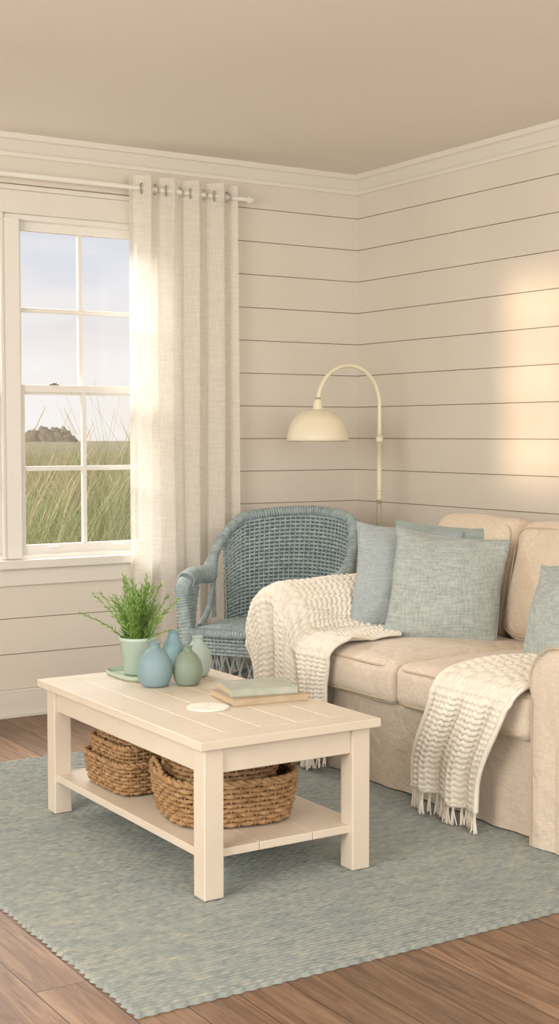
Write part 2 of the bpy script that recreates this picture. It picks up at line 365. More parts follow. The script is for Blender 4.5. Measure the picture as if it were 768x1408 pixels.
# ------------------------------------------------------------------ outdoors
def outdoors():
    b=B(); n=40
    X=np.linspace(-60,200,n); Yv=np.concatenate([np.linspace(RY+.2,30,20),np.linspace(35,260,20)])
    G=np.zeros((n,40,3))
    for i in range(n):
        for j in range(40): G[i,j]=(X[i],Yv[j],-.45+.25*nz((X[i],Yv[j],0),.15)+min(.35,(Yv[j]-6)*.01))
    b.grid(G); b.make("dune_field",mat_ground)
    vs=[];fs=[];tint=[]
    def blade(x,y,h,w,lean,dr,t,zb):
        k=6; s=len(vs)
        sx,sy=random.uniform(-1,1),random.uniform(-.3,.3); L=math.hypot(sx,sy)+1e-6; sx/=L; sy/=L
        for i in range(k+1):
            q=i/k; ww=w*(1-q**1.5)*.5+.0006
            cx=x+dr*lean*q*q; cy=y+lean*.2*q*q; cz=zb+h*(q-.18*abs(lean)/max(h,.1)*q*q*q)
            vs.append((cx-sx*ww,cy-sy*ww,cz)); vs.append((cx+sx*ww,cy+sy*ww,cz)); tint.extend([t,t])
        for i in range(k): a=s+2*i; fs.append((a,a+1,a+3,a+2))
        if random.random()<.10 and h>.8:   # seed head
            s=len(vs); 
            for (dz,ww) in ((0,.0015),(.05,.0035),(.11,.003),(.17,.001)):
                vs.append((cx-ww+dz*.5*dr,cy,cz+dz-.02)); vs.append((cx+ww+dz*.5*dr,cy,cz+dz-.02)); tint.extend([.8,.8])
            for i in range(3): a=s+2*i; fs.append((a,a+1,a+3,a+2))
    for _ in range(11000):
        y=random.uniform(7.3,12.5); x=y*random.uniform(.22,.68)
        h=random.uniform(.8,1.5)
        blade(x,y,h,.0045,random.uniform(.1,.55),1 if random.random()<.65 else -1,random.uniform(0,.75),-.4)
    for _ in range(460):      # tall tufts
        y=random.uniform(7.3,9.5); c=random.choice([.47,.485,.50,.52,.39,.415,.30,.58]); x=y*(c+random.gauss(0,.014))
        blade(x,y,random.uniform(1.4,2.15) if c>.45 else random.uniform(1.3,1.85),.0045,random.uniform(.15,.9),1 if random.random()<.8 else -1,random.uniform(0,.6),-.4)
    for _ in range(18000):
        y=11+34*random.random()**1.6; x=y*random.uniform(.20,.72)
        blade(x,y,random.uniform(.9,1.5),.004+.0003*y,random.uniform(.1,.5),1 if random.random()<.75 else -1,random.uniform(.15,1),-.35)
    me=bpy.data.meshes.new("dune_grass"); me.from_pydata(vs,[],fs); me.materials.append(mat_grass)
    at=me.attributes.new('tint','FLOAT','POINT'); at.data.foreach_set('value',tint)
    o=bpy.data.objects.new("dune_grass",me); bpy.context.collection.objects.link(o)
    t=B()
    for i in range(44):
        a=random.choice([.40,.412,.425,.435,.25,.27,.60,.62])+random.uniform(-.010,.010); y=225; x=y*a; hh=random.uniform(1.5,2.7); w=random.uniform(1.0,2.2)
        u=np.linspace(0,pi/2,8); v=np.linspace(0,2*pi,18)
        G=[]
        for p in u:
            row=[]
            for q in v:
                k=1+.35*nz((math.cos(q)*math.sin(p)*2,math.sin(q)*math.sin(p)*2,math.cos(p)*2),1.3,i)
                row.append((x+w*k*math.sin(p)*math.cos(q),y+w*.5*k*math.sin(p)*math.sin(q),-.35+hh*k*math.cos(p)))
            G.append(row)
        t.grid(np.array(G))
    t.make("tree_line",mat_tree)
outdoors()

# ------------------------------------------------------------------ rug
def rug():
    x0,x1,y0,y1=1.356,4.05,RY0,5.20
    pitch=RP; nr=int((y1-y0)/pitch); ny=nr*6+1; y1=y0+nr*pitch; nx=520
    x=np.linspace(x0,x1,nx); y=np.linspace(y0,y1,ny); Xg,Yg=np.meshgrid(x,y,indexing='ij')
    row=np.floor((Yg-y0)/pitch-1e-9); fr=(Yg-y0)/pitch-row
    dir_=np.where(row%2==0,1,-1)
    rs=np.sin(row*12.9898)*43758.5; rs=rs-np.floor(rs)
    z=.005+.0085*np.sqrt(np.clip(np.sin(pi*np.clip(fr,0,1)),0,1))*(.86+.14*np.sin(Xg*2*pi/.038+dir_*fr*3.2+rs*6))
    z+=.0008*np.sin(Xg*3.1+Yg*2.0)
    edge=np.minimum(np.minimum(Xg-x0,x1-Xg),np.minimum(Yg-y0,y1-Yg)); z=np.where(edge<.003,.001,z)
    wob=.004*np.sin(Yg*2*pi/(2*pitch))+.002*np.sin(Yg*31)
    Xw=Xg+wob*((Xg-x0)<.03); Yw=Yg+(.0025*np.sin(Xg*2*pi/.038))*((Yg-y0)<.02)+.004*np.sin(Xg*2.1)
    b=B(); b.grid(np.stack([Xw,Yw,z],-1)); b.make("area_rug",mat_rug)
rug()

# ------------------------------------------------------------------ coffee table
RGZ=.0142
def table():
    e=empty("coffee_table"); x0,x1,y0,y1=1.820,2.440,3.275,4.445; zt=.475; th=.026
    L=[]; bw=.085
    xs=np.linspace(x0,x1,6)
    for i in range(5): L.append(((xs[i]+.0008,y0+bw+.001,zt-th),(xs[i+1]-.0008,y1-bw-.001,zt)))
    L.append(((x0,y0,zt-th),(x1,y0+bw,zt))); L.append(((x0,y1-bw,zt-th),(x1,y1,zt)))
    boxes("top",L,mat_table,e,bevel=.0022)
    lw=.064; lx0,lx1,ly0,ly1=1.845,2.418,3.300,4.420
    k=0
    for X in (lx0,lx1-lw):
        for Yv in (ly0,ly1-lw):
            k+=1; boxes("leg_%d"%k,[((X,Yv,RGZ),(X+lw,Yv+lw,zt-th))],mat_table,e,bevel=.004)
    a=.012; az0=zt-th-.078
    boxes("apron",[((lx0+lw,ly0+a,az0),(lx1-lw,ly0+a+.02,zt-th)),((lx0+lw,ly1-a-.02,az0),(lx1-lw,ly1-a,zt-th)),((lx0+a,ly0+lw,az0),(lx0+a+.02,ly1-lw,zt-th)),((lx1-a-.02,ly0+lw,az0),(lx1-a,ly1-lw,zt-th))],mat_table,e,bevel=.002)
    sz=.150; L=[]; xs=np.linspace(lx0+.008,lx1-.008,4)
    for i in range(3): L.append(((xs[i]+.0008,ly0+.02,sz-.024),(xs[i+1]-.0008,ly1-.02,sz)))
    boxes("shelf",L,mat_table,e,bevel=.002)
table()
SZ=.151; TZ=.4755

# ------------------------------------------------------------------ wicker
def weave(b,fn,ns,nr,amp,r,rs,closed=False,samp=3,k=5,smi=0):
    n=ns*samp+(0 if closed else 1)
    u=np.arange(n)/(ns*samp)
    for j in range(nr):
        v=(j+.5)/nr; P=fn(u,np.full(n,v)); e_=1e-3
        Tu=fn(u+e_,np.full(n,v))-fn(u-e_,np.full(n,v)); Tv=fn(u,np.full(n,v+e_))-fn(u,np.full(n,v-e_))
        N=np.cross(Tu,Tv); N/=np.linalg.norm(N,axis=1,keepdims=True)+1e-12
        off=amp*np.cos(pi*u*ns+pi*j)
        b.tube(P+N*off[:,None],r*(1+.08*math.sin(j*7.3)),k,closed=closed,caps=False)
    v=np.linspace(0,1,14)
    for i in range(ns+(0 if closed else 1)):
        b.tube(fn(np.full(14,i/ns),v),rs,5,mi=smi,caps=False)
def twist(b,P,r,turns,k=6,closed=False,strands=2,mi=0):
    P=np.asarray(P,float); n=len(P)
    T=np.roll(P,-1,0)-np.roll(P,1,0)
    if not closed: T[0]=P[1]-P[0]; T[-1]=P[-1]-P[-2]
    T/=np.linalg.norm(T,axis=1,keepdims=True)+1e-12
    ref=np.array([0,0,1.]) if np.abs(T[:,2]).mean()<.7 else np.array([1.,0,0])
    A=np.cross(T,ref); A/=np.linalg.norm(A,axis=1,keepdims=True)+1e-12; C_=np.cross(T,A)
    ph=np.arange(n)/(n if closed else n-1)*2*pi*turns
    for s in range(strands):
        q=ph+s*2*pi/strands
        b.tube(P+r*.75*(np.cos(q)[:,None]*A+np.sin(q)[:,None]*C_),r,k,closed=closed,mi=mi)
def srect(t,a,bb,n=4.0):
    c,s=np.cos(t),np.sin(t)
    return a*np.sign(c)*np.abs(c)**(2/n),bb*np.sign(s)*np.abs(s)**(2/n)
def basket(name,c,a,bb,h,taper=.9,n=5.0,rot=0,rows=10,stakes=44,r=.006,handles=False,parent=None,tilt=0):
    b=B()
    tt=np.linspace(0,2*pi,721); sx,sy=srect(tt,a,bb,n); d=np.hypot(np.diff(sx),np.diff(sy)); cum=np.concatenate([[0],np.cumsum(d)]); cum/=cum[-1]
    def per(u): 
        th=np.interp(np.mod(u,1.0),cum,tt); return srect(th,a,bb,n)
    def fn(u,v):
        x,y=per(u); s=taper+(1-taper)*np.sin(np.clip(v,-.1,1.1)*pi/2)
        return np.stack([x*s,y*s,.006+v*(h-.006)],-1)
    weave(b,fn,stakes,rows,r*.62,r,r*.6,closed=True,samp=4)
    u=np.arange(160)/160
    P=fn(u,np.full(160,1.0)); twist(b,P,r*.95,26,closed=True)
    G=np.array([fn(u,np.full(160,v))*np.array([.965,.965,1]) for v in np.linspace(0,1,6)])
    b.grid(G,cv=True,mi=1)
    bot=fn(u,np.zeros(160)); b.ngon(bot,mi=1); bot2=bot.copy(); bot2[:,2]+=.004; b.ngon(bot2*np.array([.96,.96,1]),mi=1)
    if handles:
        for sg in (1,-1):
            P=spline([(sg*(a-.005),-.05,h-.03),(sg*(a+.008),-.045,h+.02),(sg*(a+.014),0,h+.045),(sg*(a+.008),.045,h+.02),(sg*(a-.005),.05,h-.03)],30)
            twist(b,P,.0055,8)
    b.xform(Matrix.Translation(c)@Matrix.Rotation(rot,4,'Z')@Matrix.Rotation(tilt,4,'X'))
    return b.make(name,[mat_bask,mat_baskd],parent)
basket("wicker_basket",(2.110,3.655,SZ),.205,.215,.140,n=3.2,rows=9,stakes=50,r=.0075,handles=True,rot=math.radians(-12),taper=.90)
basket("wicker_basket.001",(2.120,3.695,SZ+.013),.165,.170,.172,n=3.0,rows=11,stakes=40,r=.007,rot=math.radians(-12),taper=.9)
basket("wicker_basket.002",(2.03,4.10,SZ),.130,.165,.105,n=6,rows=8,stakes=44,r=.0062)
basket("wicker_basket.003",(2.033,4.10,SZ+.052),.114,.148,.105,n=6,rows=8,stakes=40,r=.006,taper=.95)
basket("wicker_basket.004",(2.038,4.10,SZ+.100),.099,.134,.112,n=6,rows=8,stakes=36,r=.006,rot=.06,taper=.95)

# ------------------------------------------------------------------ wicker armchair (local: +Y = back, seat centre at origin)
def chair():
    b=B()
    def outline(a):
        th=a*math.radians(98); return .325*np.sin(th), .02+.30*np.cos(th)
    def hgt(a):
        s=np.abs(a); return .950-.10*s**1.8-.19*np.clip((s-.50)/.50,0,1)**1.4
    def back(u,v):
        a=2*u-1; x,y=outline(a); h=hgt(a); z=.30+v*(h-.30)
        t=np.clip((z-.40)/.53,0,1.1); fl=1+.10*t
        return np.stack([x*fl,(y-.02)*fl+.02+.055*t*np.cos(a*1.6),z],-1)
    def backc(u,v): return back(.14+u*.72,v)
    weave(b,backc,34,34,.0055,.0072,.0045,samp=4)
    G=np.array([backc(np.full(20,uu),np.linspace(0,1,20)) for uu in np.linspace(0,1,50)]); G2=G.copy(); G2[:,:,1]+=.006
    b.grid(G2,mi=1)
    a=np.linspace(-1,1,90); rim=back((a+1)/2,np.full(90,1.0))
    armF=[(sg*.335,-.30,.655) for sg in (-1,1)]
    left=spline([armF[0],(-.355,-.16,.668),rim[0]],16)[:-1]; right=spline([rim[-1],(.355,-.16,.668),armF[1]],16)[1:]
    path=np.vstack([left,rim,right]); path=spline(path,260)
    n=len(path); w=np.clip((np.abs(path[:,0])-.2)/.14,0,1)*np.clip((.74-path[:,2])/.1,0,1)
    rr=(.019+.022*w)
    b.tube(path,rr,12)
    fine=spline(path,3000); Tf=np.gradient(fine,axis=0); Tf/=np.linalg.norm(Tf,axis=1,keepdims=True)
    A=np.cross(Tf,np.array([0,0,1.])); A/=np.linalg.norm(A,axis=1,keepdims=True); C_=np.cross(Tf,A); rf=np.interp(np.linspace(0,1,3000),np.linspace(0,1,n),rr)
    L=np.concatenate([[0],np.cumsum(np.linalg.norm(np.diff(fine,axis=0),axis=1))]); q=L/.014*2*pi
    b.tube(fine+(rf+.001)[:,None]*(np.cos(q)[:,None]*A+np.sin(q)[:,None]*C_),.006,4,caps=False)
    def wrap(P,r,pitch,rs):
        P=spline(P,int(40)); b.tube(P,r,10)
        N=int(np.linalg.norm(np.diff(P,axis=0),axis=1).sum()/pitch*9); F_=spline(P,N); T=np.gradient(F_,axis=0); T/=np.linalg.norm(T,axis=1,keepdims=True)
        ref=np.array([1.,0,0]) if np.abs(T[:,0]).mean()<.7 else np.array([0,0,1.])
        A=np.cross(T,ref); A/=np.linalg.norm(A,axis=1,keepdims=True); C_=np.cross(T,A); q=np.arange(N)/9*2*pi
        b.tube(F_+r*(np.cos(q)[:,None]*A+np.sin(q)[:,None]*C_),rs,4,caps=False)
    for sg in (-1,1):
        wrap([(sg*.335,-.30,.655),(sg*.338,-.330,.60),(sg*.325,-.320,.42),(sg*.315,-.305,.2),(sg*.31,-.30,.020 if sg>0 else .006)],.030,.013,.0055)
        def pan(u,v,sg=sg): return np.stack([sg*(.332-.012*(1-v)),-.30+.15*u*(.45+.55*v**1.5)+0*v,.42+v*.225],-1)
        weave(b,pan,8,15,.005,.0070,.0045)
        wrap([(sg*.322,-.17,.43),(sg*.335,-.10,.45),(sg*.338,-.03,.50),(sg*.338,.02,.60),(sg*.336,.03,.66)],.012,.010,.0035)
        wrap([(sg*.335,.03,.45),(sg*.338,.03,.56),(sg*.338,.03,.66)],.010,.009,.003)
        wrap([(sg*.20,.26,.40),(sg*.21,.28,.2),(sg*.225,.30,.006)],.020,.010,.004)
        def side(u,v,sg=sg): return np.stack([sg*(.318-.05*np.clip(u-.5,0,1)*2),-.30+u*.55,.30+v*.11],-1)
        weave(b,side,22,7,.005,.0070,.0045)
        for k in range(9):
            y0=-.29+k*.06
            b.tube([(sg*.314,y0,.30),(sg*.312,y0+.06,.16)],.0045,5); b.tube([(sg*.318,y0+.06,.30),(sg*.316,y0,.16)],.0045,5)
        b.tube([(sg*.313,-.30,.155),(sg*.27,.27,.155)],.010,6)
    def seat(u,v):
        x=(2*u-1); y=-.31+v*.60; w=.315-.06*np.clip(v-.6,0,1)
        return np.stack([x*w,y,.425-.012*np.cos(x*pi/2)*np.sin(v*pi)],-1)
    weave(b,seat,36,36,.0045,.0070,.0045)
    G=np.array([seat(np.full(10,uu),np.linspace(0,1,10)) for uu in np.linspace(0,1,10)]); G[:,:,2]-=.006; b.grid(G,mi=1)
    wrap([(-.32,-.32,.425),(0,-.345,.425),(.32,-.32,.425)],.017,.012,.0055)
    def ap(u,v): 
        x=(2*u-1)*.315; return np.stack([x,-.318-.022*np.cos((2*u-1)*pi/2),.325+v*.095],-1)
    weave(b,ap,32,6,.005,.0070,.0045)
    for k in range(13):
        xa=-.31+k*.62/13; xb=xa+.62/13
        ya=-.318-.022*math.cos(xa/.315*pi/2); yb=-.318-.022*math.cos(xb/.315*pi/2)
        for dd in (0,1):
            b.tube([(xa,ya,.33),((xa+xb)/2,(ya+yb)/2,.255),(xa if dd else xb,ya if dd else yb,.19)],.0048,5)
            b.tube([(xb,yb-.004,.33),((xa+xb)/2,(ya+yb)/2-.004,.255),(xb if dd else xa,yb if dd else ya,.19)],.0048,5)
    def ap2(u,v): return ap(u,v)*np.array([1,1,0])+np.stack([0*u,0*u,.13+v*.06],-1)
    weave(b,ap2,32,4,.005,.0070,.0045)
    b.xform(Matrix.Translation((3.42,5.41,0))@Matrix.Rotation(math.atan2(.6,.8)-pi/2,4,'Z'))
    b.make("wicker_armchair",[mat_wick,mat_wickd])
chair()

# ------------------------------------------------------------------ floor lamp
def lamp():
    e=empty("floor_lamp"); px,py=4.08,5.5; sx=3.71
    b=B(); r=(px-sx)/2; cx=px-r; zt=1.67-r-.01
    b.tube([(px,py,.02),(px,py,1.0)],.0125,12); b.tube([(px,py,.98),(px,py,1.30)],.0125,12); b.tube([(px,py,1.29),(px,py,1.325)],.019,12); b.tube([(px,py,1.03),(px,py,1.045)],.016,12)
    arc=[(px,py,1.32)]+[(cx+r*math.cos(t),py,zt+r*math.sin(t)*1.02) for t in np.linspace(0,pi,24)]+[(sx,py,zt-.02)]
    b.tube(spline(arc,70),.0105,12); b.make("stem",mat_lamp,e)
    b=B(); b.lathe([(0,.0),(.15,0),(.155,.006),(.15,.018),(.06,.026),(.02,.034),(0,.034)],(px,py,0),40); b.make("base",mat_lamp,e,recalc=True)
    R_=.150; h=.152; zb=1.297; th=np.linspace(0,pi/2,16)
    prof=[(R_*math.cos(t)**.8 if t<pi/2-.01 else .02,zb+h*math.sin(t)**1.05) for t in th[:-1]]+[(.024,zb+h),(.022,zb+h+.02),(.019,zb+h+.04),(.013,zb+h+.055),(.012,zt-.01)]
    inner=[(max(x-.004,.0),z-.004) for x,z in prof[:15]][::-1]+[(R_-.003,zb),(R_+.003,zb-.002),(R_+.003,zb+.004)]
    b=B(); b.lathe(prof,(sx,py,0),48); b.lathe(inner+[prof[0]],(sx,py,0),48); b.make("shade",mat_lamp,e)
    b=B(); b.lathe([(0,.02),(.022,.026),(.03,.045),(.026,.07),(.014,.09),(.014,.12),(0,.12)],(sx,py,zb),24); b.make("bulb",simple("bulb_glass",S(240,232,215),rough=.3),e,recalc=True)
lamp()

# ------------------------------------------------------------------ sofa
def rbox(b,dims,r,crown=(0,0,0),n=14,M_=None,seed=0,wr=.004,mi=0):
    hx,hy,hz=[d/2 for d in dims]
    lin_=np.linspace(-1,1,n*2+1)
    g=np.sign(lin_)*(np.abs(lin_)**.75)
    for ax in range(3):
        for sg in (-1,1):
            A,Bb=np.meshgrid(g,g,indexing='ij'); C_=np.full_like(A,sg)
            arr=[None]*3; arr[ax]=C_; o=[i for i in range(3) if i!=ax]; arr[o[0]]=A; arr[o[1]]=Bb
            p=np.stack(arr,-1); h=np.array([hx,hy,hz]); q=p*h; inn=np.clip(q,-(h-r),(h-r)); d=q-inn
            L=np.linalg.norm(d,axis=-1,keepdims=True); out=inn+d/np.maximum(L,1e-9)*r
            for k in range(3):
                if crown[k]:
                    oo=[i for i in range(3) if i!=k]
                    f=(1-np.abs(out[...,oo[0]]/h[oo[0]])**2.2).clip(0)*(1-np.abs(out[...,oo[1]]/h[oo[1]])**2.2).clip(0)
                    out[...,k]+=crown[k]*f*out[...,k]/h[k]
            if wr:
                for i in range(out.shape[0]):
                    for j in range(out.shape[1]):
                        v=out[i,j]; out[i,j]=v+np.array([nz(v,5,seed),nz(v,5,seed+9),nz(v,6,seed+20)])*wr
            if M_ is not None:
                A_=np.array(M_); out=out@A_[:3,:3].T+A_[:3,3]
            b.grid(out,mi=mi)
def edgeloop(dims,r,z,n=80):
    a,bb=dims[0]/2-r*.15,dims[1]/2-r*.15
    t=np.arange(n)/n*2*pi; x,y=srect(t,a,bb,12)
    d=np.hypot(np.diff(np.append(x,x[0])),np.diff(np.append(y,y[0]))); cu=np.concatenate([[0],np.cumsum(d)]); u=np.linspace(0,cu[-1],n,endpoint=False)
    X=np.interp(u,cu,np.append(x,x[0])); Yv=np.interp(u,cu,np.append(y,y[0]))
    return X,Yv
def sofa():
    e=empty("sofa"); SX=3.05; y0,y1=3.00,4.85; xb=4.20
    b=B(); n=420
    hx,hy=(xb-SX)/2,(y1-y0)/2
    tt=np.linspace(0,2*pi,4001); ax,ay=srect(tt,hx,hy,30); d=np.hypot(np.diff(ax),np.diff(ay)); cu=np.concatenate([[0],np.cumsum(d)]); u=np.linspace(0,cu[-1],n,endpoint=False)
    X=np.interp(u,cu,ax)+(xb+SX)/2; Yv=np.interp(u,cu,ay)+(y0+y1)/2
    nx_=np.sign(X-(xb+SX)/2)*(np.abs((X-(xb+SX)/2)/hx)>.985); ny_=np.sign(Yv-(y0+y1)/2)*(np.abs((Yv-(y0+y1)/2)/hy)>.985)
    G=[]
    for z in [.016,.06,.12,.18,.24,.29,.325,.335,.34]:
        k=(.34-z)/.32; off=.006*k*(np.sin(u*2*pi/.31+1)+.5*np.sin(u*2*pi/.13+2*np.sin(u*3)))+.010*k
        if z==.325: off=off+.003
        G.append(np.stack([X+nx_*off,Yv+ny_*off,np.full(n,z)],-1))
    b.grid(np.array(G),cv=True); b.ngon(G[-1]); b.make("skirt",mat_sofa,e)
    b=B(); P=G[-2].copy(); P[:,0]+=nx_*.002; b.tube(P,.004,6,closed=True); b.make("skirt_piping",mat_pip,e)
    def arm(name,yc,sg):
        b=B(); pr=[]
        ci=-.105
        for z in (.014,.1,.2,.3,.4,.46): pr.append((ci*sg,z))
        for a in np.linspace(205,-40,22):
            q=math.radians(a); pr.append(((.008+.122*math.cos(q))*sg,.545+.118*math.sin(q)))
        for z in (.44,.36,.26,.16,.08,.014): pr.append((.092*sg+.006*sg*(.44-z),z))
        pr=np.array(pr); st=[]
        for x,s in [(2.995,.0),(2.985,.45),(2.983,.80),(2.99,.93),(3.005,.985),(3.03,1),(3.15,1),(3.35,1),(3.6,1),(3.85,1),(4.0,1),(4.1,1)]:
            q=pr.copy()
            if s<1:
                q[:,0]*=s; q[:,1]=np.where(pr[:,1]<.05,pr[:,1],.34+(pr[:,1]-.34)*s)
            st.append([(x+.003*nz((x*4,p[0]*6,p[1]*6),1,3),yc+p[0]+.004*nz((x*5,p[0]*9,p[1]*6),1,5),p[1]+.004*nz((x*5,p[0]*7,p[1]*5),1,8)*(p[1]>.05)) for p in q])
        b.grid(np.array(st)); b.ngon(st[-1]); b.make(name,mat_sofa,e,recalc=True)
        b=B(); q=pr*np.array([.985,1])+np.array([0,-.002]); P=[(2.992,yc+p[0],p[1]) for p in q[:]]; b.tube(spline(P,90),.0042,6); b.make(name+"_piping",mat_pip,e)
    arm("arm_far",4.735,1); arm("arm_near",3.110,-1)
    b=B(); rbox(b,(.26,1.72,.60),.09,n=10,M_=Matrix.Translation((4.07,3.93,.60)),seed=4,wr=.005); b.make("back_frame",mat_sofa,e,merge=.0005)
    for i,(ya,yb) in enumerate(((3.228,3.955),(3.965,4.622))):
        b=B(); d=(.80,yb-ya,.165); M_=Matrix.Translation((3.40,(ya+yb)/2,.413))
        rbox(b,d,.045,crown=(.012,.006,.028),n=14,M_=M_,seed=i*7+1,wr=.006); b.make("seat_cushion_%d"%(i+1),mat_sofac,e,merge=.0005)
        b=B()
        for zz in (.413+.062,.413-.062):
            X,Yv=edgeloop((d[0]+.006,d[1]+.004),.045,0,120); P=np.stack([X+3.40-.004,Yv+(ya+yb)/2,np.full(len(X),zz)],-1)
            P=np.array([p+np.array([nz(p-np.array([3.4,(ya+yb)/2,.413]),5,i*7+1),0,nz(p,6,3)])*.004 for p in P]); b.tube(P,.0045,6,closed=True)
        b.make("seat_piping_%d"%(i+1),mat_pip,e)
    for i,(ya,yb) in enumerate(((3.24,4.20),(4.21,4.74))):
        M_=Matrix.Translation((3.865-.02*(i==0),(ya+yb)/2,.72))@Matrix.Rotation(math.radians(11),4,'Y')
        b=B(); d=(.19,yb-ya,.485); rbox(b,d,.07,crown=(.055,.008,.025),n=14,M_=M_,seed=i*5+31,wr=.012); b.make("back_cushion_%d"%(i+1),mat_back,e,merge=.0005)
        b=B(); Yv,Zv=edgeloop((d[1]-.03,d[2]-.03),.06,0,120)
        P=np.stack([np.full(len(Yv),-.085),Yv,Zv],-1); A_=np.array(M_); P=P@A_[:3,:3].T+A_[:3,3]; b.tube(P,.0045,6,closed=True); b.make("back_piping_%d"%(i+1),mat_pip,e)
sofa()

def pillow(name,c,normal,size,T,mat,tilt=18,roll=0,seed=0):
    n=44; g=np.linspace(-1,1,n); g=np.sign(g)*(1-(1-np.abs(g))**1.3); U,V=np.meshgrid(g,g,indexing='ij'); b=B()
    for s in (1,-1):
        x=size/2*U*(1-.055*(1-V**2)+.02*np.abs(V)**6); z=size/2*V*(1-.055*(1-U**2)+.02*np.abs(U)**6)
        t=T/2*np.clip(1-np.abs(U)**2.4,0,1)**.62*np.clip(1-np.abs(V)**2.4,0,1)**.62
        P=np.stack([x,-s*t,z],-1)
        for i in range(n):
            for j in range(n):
                e_=min(1,(1-max(abs(U[i,j]),abs(V[i,j])))*5)
                P[i,j,1]+=e_*(.014*nz(P[i,j],7,seed+s*3)+.007*nz(P[i,j],16,seed+s*5)); P[i,j,0]+=.006*nz((V[i,j],U[i,j],0),2,seed); P[i,j,2]+=.006*nz((U[i,j],V[i,j],3),2,seed+4)
        b.grid(P if s==1 else P[::-1])
    k=np.linspace(-1,1,30)
    def ed(u,v):
        p=np.array([size/2*u*(1-.055*(1-v**2)+.02*abs(v)**6),0,size/2*v*(1-.055*(1-u**2)+.02*abs(u)**6)]); p[0]+=.006*nz((v,u,0),2,seed); p[2]+=.006*nz((u,v,3),2,seed+4); return p
    loop=[ed(a,-1) for a in k]+[ed(1,a) for a in k[1:]]+[ed(-a,1) for a in k[1:]]+[ed(-1,-a) for a in k[1:-1]]
    b.tube(loop,.0035,5,closed=True)
    nx,ny=normal; L=math.hypot(nx,ny); yaw=math.atan2(ny/L,nx/L)+pi/2
    Mx=Matrix.Translation(c)@Matrix.Rotation(yaw,4,'Z')@Matrix.Rotation(math.radians(-tilt),4,'X')@Matrix.Rotation(math.radians(roll),4,'Y')
    b.xform(Mx); b.make(name,mat,merge=.0008)
pillow("throw_pillow",(3.50,4.265,.705),(-.62,-.78),.45,.17,mat_pil1,tilt=16,roll=7,seed=1)
pillow("throw_pillow.001",(3.47,4.49,.730),(-.50,-.86),.43,.14,mat_pil2,tilt=14,roll=6,seed=5)
pillow("throw_pillow.002",(3.645,4.50,.745),(-.80,-.6),.41,.13,mat_pil3,tilt=14,roll=4,seed=9)
pillow("throw_pillow.003",(3.42,3.50,.672),(-.95,.12),.42,.15,mat_pil1,tilt=20,roll=-8,seed=14)

# ------------------------------------------------------------------ knitted throws
def knit(name,fn,L,W,fringe=.08,amp=.006,stitch=.017,seed=0):
    ns=int(L/stitch*6); nw=int(W/stitch*7)
    s=np.linspace(0,1,ns); w=np.linspace(0,1,nw)
    P=np.array([[fn(a,c) for c in w] for a in s])
    N=npnormals(P)
    Sg,Wg=np.meshgrid(s*L,w*W,indexing='ij')
    col=Wg/stitch; ci=np.floor(col); cf=col-ci
    v=np.abs(cf-.5)*2
    h=np.abs(np.sin(pi*(Sg/(stitch*1.0)+.55*v)))**.7*(np.sin(pi*np.clip(cf*2%1.0,0,1)))**.5
    P2=P+N*(h*amp)[...,None]
    b=B(); b.grid(P2)
    P3=P-N*.006; b.grid(P3[::-1])
    for E in (0,-1):
        b.tube(P[:,E][::3],.009,6)
    b.tube(P[0][::3],.008,6); b.tube(P[-1][::3],.009,6)
    if fringe:
        k=int(W/.018)
        for i in range(k):
            p=P[-1][min(nw-1,int((i+.5)/k*nw))]
            for q in range(5):
                dx,dy=random.uniform(-.010,.010),random.uniform(-.012,.012)
                zb=max(p[2]-fringe*random.uniform(.8,1.05),.018)
                b.tube([p,p+np.array([-.004+dx*.3,dy*.3,(zb-p[2])*.4]),(p[0]-.004+dx,p[1]+dy,zb)],[.004,.0035,.0025],4)
    b.make(name,mat_knit)
def sstep(t): t=max(0,min(1,t)); return t*t*(3-2*t)
armprof=spline([(4.895,.50),(4.890,.57),(4.850,.665),(4.745,.702),(4.650,.680),(4.598,.61),(4.575,.545),(4.52,.528),(4.40,.528),(4.30,.528)],101)
def throw1(s,w):
    q=w*100; i=min(int(q),99); y,z=armprof[i]*(1-(q-i))+armprof[i+1]*(q-i)
    xback=3.46-.16*abs(w-.35)-.05*w+.01*math.sin(w*17); sf=.36
    yf=4.845-.51*w
    zbot=.105+.03*math.sin(w*5+1)+.02*w
    if s<sf:
        t=s/sf; x=xback+(3.04-xback)*t
        fold=.018*math.sin(w*15+2*t)*(1 if w>.05 else 0)+.008*math.sin(w*31+5*t)
        return (x,y-.02*sstep((t-.5)*2)*(w>.5),z+abs(fold)*.9)
    t=(s-sf)/(1-sf)
    y2=y+(yf-y)*sstep(t*2.2)
    fo=(.020*math.sin(w*19+1.0)+.010*math.sin(w*37+t*2))*sstep(t*3)
    if t<.14:
        a=t/.14*pi/2; return (3.04-.105*math.sin(a)+fo*.6,y2-.02*(w>.5),z-.06*(1-math.cos(a))+.012*(1-math.sin(a)))
    zz=z-.06; k=(t-.14)/.86
    return (2.935+fo-.008*math.sin(k*pi)+.01*k,y2-.02*(w>.5)*(1-k),zz+(zbot-zz)*k)
knit("knitted_throw",throw1,1.0,.60,fringe=.08,stitch=.026,amp=.012)
